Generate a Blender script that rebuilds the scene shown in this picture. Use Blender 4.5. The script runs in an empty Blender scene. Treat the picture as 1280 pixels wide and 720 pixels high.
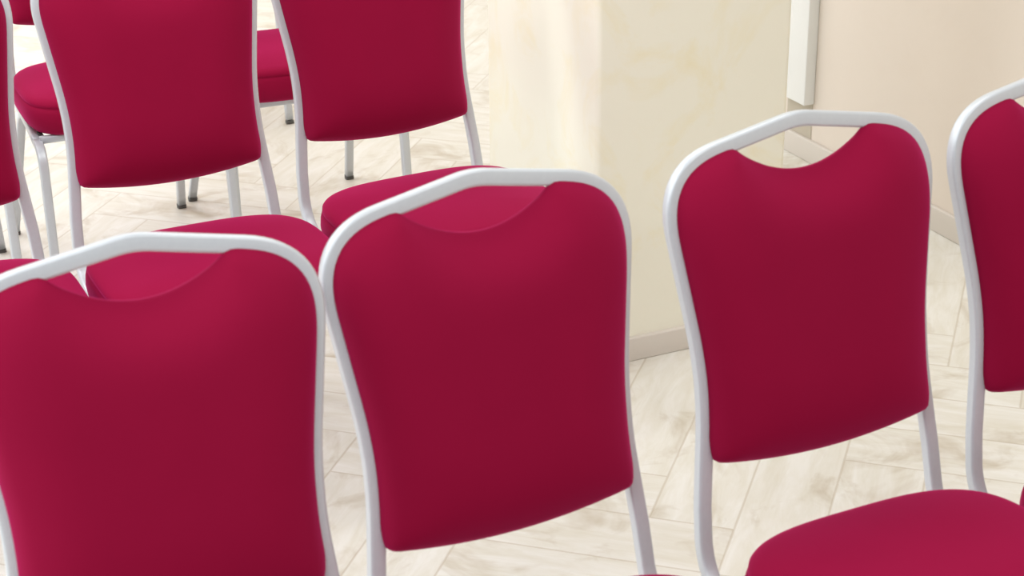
import bpy, bmesh, math
import numpy as np

COL = bpy.context.scene.collection
PSI = 0.437                                   # the room's axes, turned from the camera's heading
E1 = np.array([math.cos(PSI), math.sin(PSI)])   # along the chair rows
E2 = np.array([-math.sin(PSI), math.cos(PSI)])  # away from the rows, into the room

def room(a, b):
    p = E1 * a + E2 * b
    return float(p[0]), float(p[1])

# ------------------------------------------------------------------ materials
class NT:
    """small helper around a material's node tree"""
    def __init__(self, name):
        self.m = bpy.data.materials.new(name); self.m.use_nodes = True
        self.t = self.m.node_tree; self.n = self.t.nodes; self.l = self.t.links
        self.b = self.n['Principled BSDF']
    def node(self, typ, **kw):
        k = self.n.new(typ)
        for a, v in kw.items(): setattr(k, a, v)
        return k
    def set(self, sock, v):
        if hasattr(v, 'is_output') or isinstance(v, bpy.types.NodeSocket): self.l.new(v, sock)
        else: sock.default_value = v
    def math(self, op, a, b=0.0, c=0.0):
        k = self.node('ShaderNodeMath', operation=op)
        self.set(k.inputs[0], a); self.set(k.inputs[1], b); self.set(k.inputs[2], c)
        return k.outputs[0]
    def mix(self, f, a, b, blend='MIX'):
        k = self.node('ShaderNodeMix', data_type='RGBA', blend_type=blend)
        self.set(k.inputs['Factor'], f)
        self.set(k.inputs[6], a); self.set(k.inputs[7], b)
        return k.outputs[2]
    def ramp(self, f, stops):
        k = self.node('ShaderNodeValToRGB')
        el = k.color_ramp.elements
        while len(el) < len(stops): el.new(0.5)
        for e, (p, c) in zip(el, stops):
            e.position = p; e.color = c if len(c) == 4 else (*c, 1)
        self.set(k.inputs[0], f)
        return k.outputs[0]
    def noise(self, vec, scale, detail=3.0, rough=0.5, dist=0.0):
        k = self.node('ShaderNodeTexNoise')
        k.inputs['Scale'].default_value = scale; k.inputs['Detail'].default_value = detail
        k.inputs['Roughness'].default_value = rough; k.inputs['Distortion'].default_value = dist
        if vec is not None: self.l.new(vec, k.inputs['Vector'])
        return k.outputs[0]
    def obj(self): return self.node('ShaderNodeTexCoord').outputs['Object']
    def bump(self, h, strength, dist=0.002):
        k = self.node('ShaderNodeBump'); k.inputs['Strength'].default_value = strength
        k.inputs['Distance'].default_value = dist
        self.l.new(h, k.inputs['Height']); self.l.new(k.outputs[0], self.b.inputs['Normal'])

def rgb(r, g, b): return (r, g, b, 1.0)

def mat_fabric():
    q = NT('raspberry_fabric'); co = q.obj()
    n = q.noise(co, 9.0, 3.0)
    c = q.mix(n, rgb(.232, .0034, .0300), rgb(.252, .0040, .0335))
    q.set(q.b.inputs['Base Color'], c)
    q.b.inputs['Roughness'].default_value = .75
    q.b.inputs['Specular IOR Level'].default_value = .05
    q.b.inputs['Sheen Weight'].default_value = .50
    q.b.inputs['Sheen Roughness'].default_value = .45
    q.b.inputs['Sheen Tint'].default_value = rgb(1, .06, .34)
    w = q.node('ShaderNodeTexWave', wave_type='BANDS', bands_direction='DIAGONAL')
    w.inputs['Scale'].default_value = 210; w.inputs['Distortion'].default_value = .6
    q.l.new(co, w.inputs['Vector'])
    q.bump(w.outputs[1], .10, .0006)
    return q.m

def mat_metal():
    q = NT('silver_painted_steel'); co = q.obj()
    n = q.noise(co, 160.0, 2.0)
    q.set(q.b.inputs['Base Color'], q.mix(n, rgb(.535, .565, .60), rgb(.575, .605, .635)))
    q.b.inputs['Metallic'].default_value = .25
    q.b.inputs['Roughness'].default_value = .36
    return q.m

def mat_rubber():
    q = NT('black_rubber')
    n = q.noise(q.obj(), 60.0)
    q.set(q.b.inputs['Base Color'], q.mix(n, rgb(.02, .02, .02), rgb(.035, .034, .033)))
    q.b.inputs['Roughness'].default_value = .7
    return q.m

def mat_cap():
    q = NT('grey_plastic')
    n = q.noise(q.obj(), 60.0)
    q.set(q.b.inputs['Base Color'], q.mix(n, rgb(.07, .07, .065), rgb(.10, .10, .09)))
    q.b.inputs['Roughness'].default_value = .6
    return q.m

def mat_plaster(name, base, vein, amount, seed):
    q = NT(name); co = q.obj()
    mp = q.node('ShaderNodeMapping'); mp.inputs['Location'].default_value = (seed, seed * 1.7, seed * .3)
    q.l.new(co, mp.inputs['Vector'])
    n = q.noise(mp.outputs[0], 5.5, 5.0, .6, 1.2)
    v = q.ramp(n, [(.50, (0, 0, 0)), (.72, (1, 1, 1))])
    c = q.mix(q.math('MULTIPLY', v, amount), base, vein)
    n2 = q.noise(mp.outputs[0], 2.0, 2.0)
    c = q.mix(q.math('MULTIPLY', n2, .10), c, rgb(.62, .56, .45))
    q.set(q.b.inputs['Base Color'], c)
    q.b.inputs['Roughness'].default_value = .48
    q.b.inputs['Specular IOR Level'].default_value = .3
    q.bump(q.noise(mp.outputs[0], 30.0, 4.0), .08, .003)
    return q.m

def mat_plain(name, col, rough=.5, var=.06):
    q = NT(name)
    n = q.noise(q.obj(), 7.0, 4.0)
    q.set(q.b.inputs['Base Color'], q.mix(n, rgb(*col), rgb(*[x * (1 - var) for x in col])))
    q.b.inputs['Roughness'].default_value = rough
    return q.m

def mat_floor():
    """wood-look porcelain planks, 15 x 60 cm, herringbone at 45 degrees to the room"""
    q = NT('herringbone_plank_tile'); W = .150; N = 4.0
    mp = q.node('ShaderNodeMapping', vector_type='TEXTURE')
    mp.inputs['Rotation'].default_value = (0, 0, PSI + math.radians(48))
    mp.inputs['Location'].default_value = (.105 * math.cos(PSI + math.radians(48)) - .008 * math.sin(PSI + math.radians(48)), .105 * math.sin(PSI + math.radians(48)) + .008 * math.cos(PSI + math.radians(48)), 0)
    q.l.new(q.obj(), mp.inputs['Vector'])
    sx = q.node('ShaderNodeSeparateXYZ'); q.l.new(mp.outputs[0], sx.inputs[0])
    x = q.math('DIVIDE', sx.outputs[0], W); y = q.math('DIVIDE', sx.outputs[1], W)
    y = q.math('ADD', y, OFFY)
    i = q.math('FLOOR', x); j = q.math('FLOOR', y)
    m = q.math('FLOORED_MODULO', q.math('SUBTRACT', i, j), 2 * N)
    isv = q.math('GREATER_THAN', m, N - .5)
    inv = q.math('SUBTRACT', 1.0, isv)
    fx = q.math('SUBTRACT', x, i); fy = q.math('SUBTRACT', y, j)
    m2 = q.math('SUBTRACT', m, N)
    def sel(h, v): return q.math('ADD', q.math('MULTIPLY', h, inv), q.math('MULTIPLY', v, isv))
    along = sel(q.math('ADD', fx, m), q.math('ADD', q.math('SUBTRACT', 1.0, fy), m2))
    across = sel(fy, fx)
    ida = sel(q.math('SUBTRACT', i, m), i)
    idb = sel(j, q.math('ADD', j, m2))
    idv = q.node('ShaderNodeCombineXYZ')
    q.l.new(ida, idv.inputs[0]); q.l.new(idb, idv.inputs[1]); q.l.new(isv, idv.inputs[2])
    wn = q.node('ShaderNodeTexWhiteNoise', noise_dimensions='3D'); q.l.new(idv.outputs[0], wn.inputs['Vector'])
    rnd = wn.outputs['Value']
    ctr = q.node('ShaderNodeCombineXYZ')
    q.l.new(q.math('ADD', q.math('MULTIPLY', along, .20), q.math('MULTIPLY', rnd, 37.0)), ctr.inputs[0])
    q.l.new(q.math('ADD', across, q.math('MULTIPLY', rnd, 91.0)), ctr.inputs[1])
    gv = ctr.outputs[0]
    grain = q.noise(gv, 4.2, 6.0, .62, .7)
    fine = q.noise(gv, 14.0, 4.0, .6, .3)
    ct2 = q.node('ShaderNodeCombineXYZ')
    q.l.new(q.math('ADD', q.math('MULTIPLY', along, .75), q.math('MULTIPLY', rnd, 53.0)), ct2.inputs[0])
    q.l.new(q.math('ADD', across, q.math('MULTIPLY', rnd, 17.0)), ct2.inputs[1])
    knot = q.noise(ct2.outputs[0], 1.1, 4.0, .6, .9)
    light, mid, brown = rgb(.765, .752, .705), rgb(.655, .625, .535), rgb(.42, .34, .23)
    c = q.mix(q.ramp(grain, [(.36, (0, 0, 0)), (.70, (1, 1, 1))]), light, mid)
    c = q.mix(q.math('MULTIPLY', q.ramp(knot, [(.54, (0, 0, 0)), (.74, (1, 1, 1))]), .70), c, brown)
    c = q.mix(q.math('MULTIPLY', q.ramp(fine, [(.50, (0, 0, 0)), (.75, (1, 1, 1))]), .25), c, mid)
    c = q.mix(q.math('MULTIPLY', rnd, .16), c, rgb(.60, .54, .44))
    ea = q.math('MINIMUM', along, q.math('SUBTRACT', N, along))
    eb = q.math('MINIMUM', across, q.math('SUBTRACT', 1.0, across))
    e = q.math('MINIMUM', ea, eb)
    g = q.ramp(e, [(.008, (1, 1, 1)), (.018, (0, 0, 0))])
    c = q.mix(q.math('MULTIPLY', g, .42), c, rgb(.42, .34, .24))
    q.set(q.b.inputs['Base Color'], c)
    q.b.inputs['Roughness'].default_value = .45
    q.b.inputs['Specular IOR Level'].default_value = .35
    q.bump(q.math('SUBTRACT', q.math('MULTIPLY', grain, .25), g), .25, .0015)
    return q.m

OFFY = 7.0
FAB, MET, RUB, CAP = mat_fabric(), mat_metal(), mat_rubber(), mat_cap()
FLOOR = mat_floor()
CREAM = mat_plaster('cream_venetian_plaster', rgb(.83, .81, .69), rgb(.80, .72, .46), .6, 3.1)
PINK = mat_plaster('pale_rose_plaster', rgb(.74, .665, .585), rgb(.70, .61, .52), .25, 8.4)
BASE = mat_plain('pale_taupe_baseboard', (.64, .59, .53), .4)
WHITE = mat_plain('white_plastic', (.80, .81, .79), .35, .03)
STRIP = mat_plain('dark_beige_plaster', (.50, .45, .36), .6)  # darker beige tone for the wall strip below the white trim

# ------------------------------------------------------------------ mesh helpers
def obj(name, bm, mat, parent=None, smooth=True):
    bmesh.ops.recalc_face_normals(bm, faces=bm.faces)
    me = bpy.data.meshes.new(name); bm.to_mesh(me); bm.free()
    if smooth:
        for p in me.polygons: p.use_smooth = True
    me.materials.append(mat)
    o = bpy.data.objects.new(name, me); COL.objects.link(o)
    if parent: o.parent = parent
    return o

def L(u, v, w): return (u, -v, w)     # chair space: u across, v forward, w up

def section(wid, dep, r=.0042, n=3):
    pts = []
    for sx, sy, a0 in ((1, 1, 0), (-1, 1, 90), (-1, -1, 180), (1, -1, 270)):
        for k in range(n + 1):
            a = math.radians(a0 + 90 * k / n)
            pts.append((sx * (wid / 2 - r) + r * math.cos(a), sy * (dep / 2 - r) + r * math.sin(a)))
    return pts

def sweep(bm, path, n0, wid, dep, r=.0042):
    """square tube along path; n0 = direction of the tube's depth at the start, carried along by parallel transport"""
    P = np.array(path, float); sec = section(wid, dep, r)
    T = np.gradient(P, axis=0); T /= np.linalg.norm(T, axis=1)[:, None]
    nv = np.array(n0, float); rings = []
    for p, t in zip(P, T):
        nv = nv - t * (nv @ t); nv /= np.linalg.norm(nv)
        b = np.cross(t, nv)
        rings.append([bm.verts.new(L(*(p + b * x + nv * y))) for x, y in sec])
    k = len(sec)
    for a, b in zip(rings, rings[1:]):
        for i in range(k):
            bm.faces.new((a[i], a[(i + 1) % k], b[(i + 1) % k], b[i]))
    bm.faces.new(rings[0][::-1]); bm.faces.new(rings[-1])

def fillet(p0, p1, p2, r, n=10):
    a = p0 - p1; la = np.linalg.norm(a); a = a / la
    b = p2 - p1; lb = np.linalg.norm(b); b = b / lb
    ang = math.acos(max(-1, min(1, a @ b))); d = min(r / math.tan(ang / 2), la * .95, lb * .95)
    ts = np.linspace(0, 1, n)[:, None]
    return (1 - ts) ** 2 * (p1 + a * d) + 2 * ts * (1 - ts) * p1 + ts ** 2 * (p1 + b * d)

def polyfillet(pts, rad, n=9):
    pts = [np.array(p, float) for p in pts]; out = [pts[0][None]]
    for i in range(1, len(pts) - 1): out.append(fillet(pts[i - 1], pts[i], pts[i + 1], rad, n))
    out.append(pts[-1][None]); P = np.vstack(out)
    res = [P[0]]
    for a, b in zip(P, P[1:]):              # even the spacing on the straights
        k = max(1, int(np.linalg.norm(b - a) / .03))
        for s in range(1, k + 1): res.append(a + (b - a) * s / k)
    return np.array(res)

# ------------------------------------------------------------------ the chair
HS, HWAIST, HB = .2123, .1735, .1929
ZS, ZW, ZR, H = .9103, .635, .364, .947
A1, A2 = .1805, .2208
TW, TD = .0202, .0172
ZC = .534
def prof(w):
    w = np.asarray(w, float); zb = ZR + .03
    return np.where(w < ZW, -A1 * (w - zb), -A1 * (ZW - zb) - A2 * (w - ZW))

def outline(inset):
    """right bottom, over the peak, to left bottom"""
    b = np.array([HB - inset, ZR + .088]); m = np.array([HWAIST - inset, ZW])
    sh = np.array([HS - inset, ZS - inset * .9]); pk = np.array([0, H - inset])
    low = b + (m - b) * np.linspace(0, .45, 5)[:, None]
    R = np.vstack([low, fillet(b, m, sh, .60, 14), fillet(m, sh, pk, .0856, 16)])
    top = fillet(sh, pk, sh * [-1, 1], .11, 9)
    P = np.vstack([R, top, R[::-1] * [-1, 1]])
    res = [P[0]]
    for a, c in zip(P, P[1:]):
        k = max(1, int(np.linalg.norm(c - a) / .02))
        for s in range(1, k + 1): res.append(a + (c - a) * s / k)
    return np.array(res)

def build_back_frame():
    bm = bmesh.new()
    o = outline(TW / 2)
    up = np.stack([o[:, 0], prof(o[:, 1]), o[:, 1]], 1)
    def foot(sg, start):
        e = np.array([sg * (HB - TW / 2 + .001), .105, ZR]); c = np.array([sg * (HB - TW / 2 + .001), float(prof(ZR)) + .004, ZR])
        return np.vstack([fillet(start, c, e, .083, 14), e[None]])
    r = foot(1, up[0])[::-1]; l = foot(-1, up[-1])
    sweep(bm, np.vstack([r, up[1:-1], l]), (0, 0, 1), TW, TD)
    return bm

def build_seat_frame():
    bm = bmesh.new()
    for sg in (-1, 1):
        sweep(bm, polyfillet([(sg * (HB - TW / 2 + .001), .100, ZR), (sg * .190, .22, ZR), (sg * .198, .335, ZR)], .2), (0, 0, 1), TW, TD)
    for v, hw in ((.115, .185), (.345, .194)):
        sweep(bm, [(-hw, v, ZR + .007), (0, v, ZR + .007), (hw, v, ZR + .007)], (0, 0, 1), .016, .016)
    return bm

def build_front_leg(sg):
    bm = bmesh.new()
    sweep(bm, polyfillet([(sg * .1975, .330, ZR), (sg * .2010, .398, ZR - .002), (sg * .2050, .433, .012)], .055, 12), (0, 0, 1), TW, TD)
    return bm
def build_rear_leg(sg):
    bm = bmesh.new()
    sweep(bm, polyfillet([(sg * .176, .095, ZR - .004), (sg * .180, .055, ZR - .03), (sg * .2045, -.080, .012)], .05, 8), (0, 1, 0), TW, TD)
    return bm
def build_cap(u, v, lean):
    bm = bmesh.new()
    sweep(bm, [(u + lean[0] * .009, v + lean[1] * .009, .009), (u + lean[0] * .004, v + lean[1] * .004, .004), (u, v, 0)], (0, 1, 0), TW + .0015, TD + .0015)
    return bm

def dist_to(poly, q):
    a = poly; b = np.roll(poly, -1, axis=0); ab = b - a
    t = np.clip(((q - a) * ab).sum(1) / np.maximum((ab ** 2).sum(1), 1e-12), 0, 1)
    return float(np.sqrt((((q - a) - ab * t[:, None]) ** 2).sum(1).min()))

def soft_dist(poly, q):
    """distance to the outline, rounded off in the corners"""
    b = np.roll(poly, -1, axis=0); mid = (poly + b) / 2; ln = np.linalg.norm(b - poly, axis=1)
    d = dist_to(poly, q)
    r2 = ((mid - q) ** 2).sum(1) + 1e-9
    s = (ln / r2 ** 1.5).sum() / 2
    ds = s ** -.5
    k = min(1, max(0, (d - .006) / .012))
    return d * (1 - k) + min(ds, d * 1.3) * k

def resample(P, step):
    P = np.vstack([P, P[:1]]); seg = np.linalg.norm(np.diff(P, axis=0), axis=1); s = np.r_[0, np.cumsum(seg)]
    n = int(s[-1] / step); t = np.linspace(0, s[-1], n, endpoint=False)
    return np.stack([np.interp(t, s, P[:, 0]), np.interp(t, s, P[:, 1])], 1)

def build_backrest():
    ci = .0115
    o = outline(ci)
    R = o[o[:, 0] >= .0875]; R = R[R[:, 1] > ZC + .006]
    side = R                                        # bottom right up to the end of the hand-hold
    zl = side[-1][1]; ul = side[-1][0]
    dip = .8770
    x = np.linspace(ul, 0, 16)[1:]
    t = x / ul
    arc = dip + (zl - .004 - dip) * t ** 2
    ub = side[0][0]
    xb = np.linspace(0, 1, 14)
    low = np.stack([xb * (ub - .003), ZC - .002 - .016 * (1 - xb ** 2)], 1)
    half = np.vstack([low, side, np.stack([x, arc], 1)])
    seg = np.linalg.norm(np.diff(half, axis=0), axis=1); sl = np.r_[0, np.cumsum(seg)]
    tt = np.linspace(0, sl[-1], int(sl[-1] / .008))
    half = np.stack([np.interp(tt, sl, half[:, 0]), np.interp(tt, sl, half[:, 1])], 1)
    sm = half.copy(); sm[1:-1] = half[1:-1] * .5 + (half[:-2] + half[2:]) * .25
    half = sm
    poly = np.vstack([half, (half[1:-1] * [-1, 1])[::-1]])
    ctr = np.array([0, .715])
    rs = np.r_[np.linspace(.06, .72, 10), np.linspace(.76, .90, 6), np.linspace(.92, .995, 8)]
    bm = bmesh.new()
    def thick_f(d, w):
        a = 1 - min(d / .020, 1); b = 1 - min(d / .085, 1)
        k = min(1, max(0, (w - .79) / .09)); k = k * k * (3 - 2 * k)      # the top rolls back in a longer curve
        return (.016 - .012 * k) * math.sqrt(1 - a * a) + (.036 + .013 * k) * (1 - b * b)
    def thick_b(d, w):
        a = 1 - min(d / .010, 1)
        return .012 * math.sqrt(1 - a * a)
    base = .0085
    edge = [bm.verts.new(L(p[0], float(prof(p[1])) + base, p[1])) for p in poly]
    n = len(poly)
    for fn, sg in ((thick_f, 1), (thick_b, -1)):
        rings = []
        for r in rs:
            ring = []
            for p in poly:
                q = ctr + (p - ctr) * r
                ring.append(bm.verts.new(L(q[0], float(prof(q[1])) + base + sg * fn(soft_dist(poly, q), q[1]), q[1])))
            rings.append(ring)
        c = bm.verts.new(L(ctr[0], float(prof(ctr[1])) + base + sg * fn(1, ctr[1]), ctr[1]))
        for i in range(n): bm.faces.new((c, rings[0][i], rings[0][(i + 1) % n]))
        for a, b in zip(rings, rings[1:] + [edge]):
            for i in range(n): bm.faces.new((a[i], a[(i + 1) % n], b[(i + 1) % n], b[i]))
    return bm

SEAT_W, SEAT_C, SEAT_R, SEAT_F = .2090, .222, .172, .165
def build_seat():
    th = np.linspace(0, 2 * math.pi, 121)[:-1]
    c, s = np.cos(th), np.sin(th)
    e = np.where(s < 0, .60, .52)
    u = SEAT_W * np.sign(c) * np.abs(c) ** e
    v = np.where(s < 0, SEAT_R, SEAT_F) * np.sign(s) * np.abs(s) ** e
    poly = resample(np.stack([u, v], 1), .011)
    n = len(poly); bm = bmesh.new()
    zt = .446
    def ring(scale, z, dome=0.0, inset=0.0):
        out = []
        for p in poly:
            q = p * scale; q = q * (1 - inset / np.linalg.norm(p)) if inset else q
            out.append(bm.verts.new(L(q[0], SEAT_C + q[1], z(dist_to(poly, q)) if callable(z) else z)))
        return out
    def top(d):
        a = 1 - min(d / .016, 1); b = 1 - min(d / .12, 1)
        return zt + .011 * math.sqrt(1 - a * a) + .013 * (1 - b * b)
    R = [ring(r, top) for r in (.08, .25, .42, .58, .70, .79, .86, .91, .945, .97, .985, .996)]
    R += [ring(1, zt - .0015, inset=.0004), ring(1, zt - .004, inset=.003), ring(1, zt - .0065, inset=-.0005), ring(1, zt - .016, inset=-.003),
          ring(1, zt - .030, inset=-.004), ring(1, zt - .044, inset=-.002), ring(1, zt - .056, inset=.003), ring(1, zt - .064, inset=.011), ring(1, zt - .067, inset=.025)]
    cc = bm.verts.new(L(0, SEAT_C, top(1)))
    for i in range(n): bm.faces.new((cc, R[0][i], R[0][(i + 1) % n]))
    for a, b in zip(R, R[1:]):
        for i in range(n): bm.faces.new((a[i], a[(i + 1) % n], b[(i + 1) % n], b[i]))
    bm.faces.new(R[-1])
    return bm

def build_bumper(sg):
    bm = bmesh.new()
    sweep(bm, [(sg * .186, .30, ZR + .0108), (sg * .187, .325, ZR + .0108), (sg * .187, .350, ZR + .0108)], (0, 0, 1), .010, .007, .002)
    return bm

def empty(name, loc, rz): 
    o = bpy.data.objects.new(name, None); COL.objects.link(o)
    o.empty_display_size = .1; o.location = loc; o.rotation_euler = (0, 0, rz)
    return o

def make_chair():
    t = empty('banquet_chair', (0, 0, 0), 0)
    obj('seat', build_seat(), FAB, t)
    obj('backrest', build_backrest(), FAB, t)
    obj('back_frame', build_back_frame(), MET, t)
    obj('seat_frame', build_seat_frame(), MET, t)
    for sg in (-1, 1):
        lg = obj('leg', build_front_leg(sg), MET, t)
        obj('foot_cap', build_cap(sg * .2053, .434, (-.023 * sg, -.10)), CAP, lg)
        lg = obj('leg', build_rear_leg(sg), MET, t)
        obj('foot_cap', build_cap(sg * .2050, -.082, (-.09 * sg, .40)), CAP, lg)
        obj('bumper', build_bumper(sg), RUB, t)
    return t

def copy_tree(o, parent=None):
    c = o.copy(); COL.objects.link(c)
    if parent: c.parent = parent
    for ch in list(o.children): copy_tree(ch, c)
    return c

GROUP = 'banquet chairs set out in rows'
# position and heading of every chair
CHAIRS = [
    (-.3663, 1.7634, .3675, 'leftmost of the nearest row of red chairs, arched silver rail low at left'),
    (.0046, 1.9560, .480, "red chair second from left in nearest row, in front of the column's corner"),
    (.4085, 2.1583, .463, 'third red chair from left in nearest row, baseboard visible through its handle gap'),
    (.7980, 2.3480, .464, 'red chair cut off by the right edge, right end of nearest row'),
    (-.9949, 2.9735, .4415, 'red chair cut off by the left edge in the second row'),
    (-.6008, 3.1678, .4460, 'second-row red chair behind the leftmost near chair, full back lacking its top rail'),
    (-.2264, 3.4100, .4792, 'red chair standing beside the cream column, right end of second row'),
    (*room(.438, 4.165), .345, 'chair at far left behind the cut-off chair, only a grey leg showing'),
    (-.9735, 4.2240, .4237, 'third-row red chair, its curved seat corner showing beside the left-edge chair'),
    (-.5800, 4.4290, .3675, 'third-row red chair, seat showing in the gap between two second-row backs'),
    (*room(1.362, 5.250), .437, 'farthest chair, only one grey leg showing below a third-row seat'),
]
proto = make_chair()
for k, (x, y, rz, lab) in enumerate(CHAIRS):
    o = proto if k == 0 else copy_tree(proto)
    o.location = (x, y, 0); o.rotation_euler = (0, 0, rz)
    o['label'] = lab; o['category'] = 'chair'; o['group'] = GROUP

# ------------------------------------------------------------------ the room
def prism(name, pts, z0, z1, mat, bevel=0.0, only_vertical=False):
    bm = bmesh.new()
    lo = [bm.verts.new((*room(a, b), z0)) for a, b in pts]
    hi = [bm.verts.new((*room(a, b), z1)) for a, b in pts]
    n = len(pts)
    for i in range(n): bm.faces.new((lo[i], lo[(i + 1) % n], hi[(i + 1) % n], hi[i]))
    bm.faces.new(lo[::-1]); bm.faces.new(hi)
    if bevel:
        es = [e for e in bm.edges if not only_vertical or abs(e.verts[0].co.z - e.verts[1].co.z) > .01]
        bmesh.ops.bevel(bm, geom=es, offset=bevel, segments=6, affect='EDGES', profile=.5)
    o = obj(name, bm, mat, smooth=False)
    o['kind'] = 'structure'
    if bevel:
        for p in o.data.polygons: p.use_smooth = True
        o.data.set_sharp_from_angle(angle=math.radians(25))
    return o

def rect(a0, a1, b0, b1): return [(a0, b0), (a1, b0), (a1, b1), (a0, b1)]

WX = 2.693                                    # face of the right-hand wall
CA0, CA1, CB0, CB1 = 1.615, 2.053, 3.064, 3.575   # the column
prism('floor', rect(-4.5, 3.0, -2.5, 9.2), -.06, 0, FLOOR)
prism('wall_right', rect(WX, WX + .15, -2.5, 9.2), 0, 2.9, PINK)
prism('wall_back', rect(-4.5, WX, 9.05, 9.2), 0, 2.9, PINK)
col = prism('wall_column', rect(CA0, CA1, CB0, CB1), 0, 2.9, CREAM, .012, True)
t, hb = .012, .052
prism('baseboard_column', rect(CA0 - t, CA1 + t, CB0 - t, CB1 + t), 0, hb, BASE, .003)
prism('baseboard_right', rect(WX - t, WX, -2.5, 9.05), 0, .060, BASE, .003)
prism('baseboard_back', rect(-4.5, WX - t, 9.05 - t, 9.05), 0, .060, BASE, .003)
prism('trim_1', rect(WX - .032, WX, 3.900, 4.02), .157, 2.9, WHITE, .003)
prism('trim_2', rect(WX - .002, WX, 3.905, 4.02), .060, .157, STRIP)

# ------------------------------------------------------------------ light
def area(name, a, b, z, sx, sy, power, col, tilt=(0, 0)):
    l = bpy.data.lights.new(name, 'AREA'); l.shape = 'RECTANGLE'; l.size = sx; l.size_y = sy
    l.energy = power; l.color = col
    o = bpy.data.objects.new(name, l); COL.objects.link(o)
    o.location = (*room(a, b), z); o.rotation_euler = (tilt[0], tilt[1], PSI)
    return o
for a, pw, tint in ((-2.6, 34, (.97, .99, 1)), (-.5, 27.5, (.97, .99, 1)), (1.6, 15.5, (1, .975, .93))):
    for b, k in ((.2, 1.1), (2.7, 1.2), (5.2, 1.4), (7.7, 1.4)):
        area('ceiling_panel_light', a, b, 2.85, 1.2, 1.2, pw * k, tint)
wl = area('window_light', -4.2, 3.5, 1.6, 2.0, 6.0, 85, (.92, .97, 1.0))
wl.rotation_euler = (0, -math.pi / 2, PSI)

w = bpy.data.worlds.new('room_light'); bpy.context.scene.world = w; w.use_nodes = True
w.node_tree.nodes['Background'].inputs[0].default_value = (.96, .98, 1.0, 1)
w.node_tree.nodes['Background'].inputs[1].default_value = .56

# ------------------------------------------------------------------ camera
F, TH, RO, CH = 2357.35, .41392, -.009285, 1.69747
ct, st, cr, sr = math.cos(TH), math.sin(TH), math.cos(RO), math.sin(RO)
right = np.array([1, 0, 0]); fwd = np.array([0, ct, -st]); down = np.array([0, -st, -ct])
xi = cr * right - sr * down
yi = sr * right + cr * down
from mathutils import Matrix
cam = bpy.data.cameras.new('camera'); cam.sensor_width = 36; cam.lens = F / 1280 * 36
cam.clip_start = .05
cam.dof.use_dof = True; cam.dof.focus_distance = 3.6; cam.dof.aperture_fstop = 10.0
co = bpy.data.objects.new('camera', cam); COL.objects.link(co)
M = Matrix.Identity(4)
for r in range(3):
    M[r][0] = xi[r]; M[r][1] = -yi[r]; M[r][2] = -fwd[r]
M[0][3], M[1][3], M[2][3] = 0, 0, CH
co.matrix_world = M
bpy.context.scene.camera = co
vs = bpy.context.scene.view_settings
vs.view_transform = 'Standard'; vs.look = 'None'; vs.exposure = 0; vs.gamma = 1
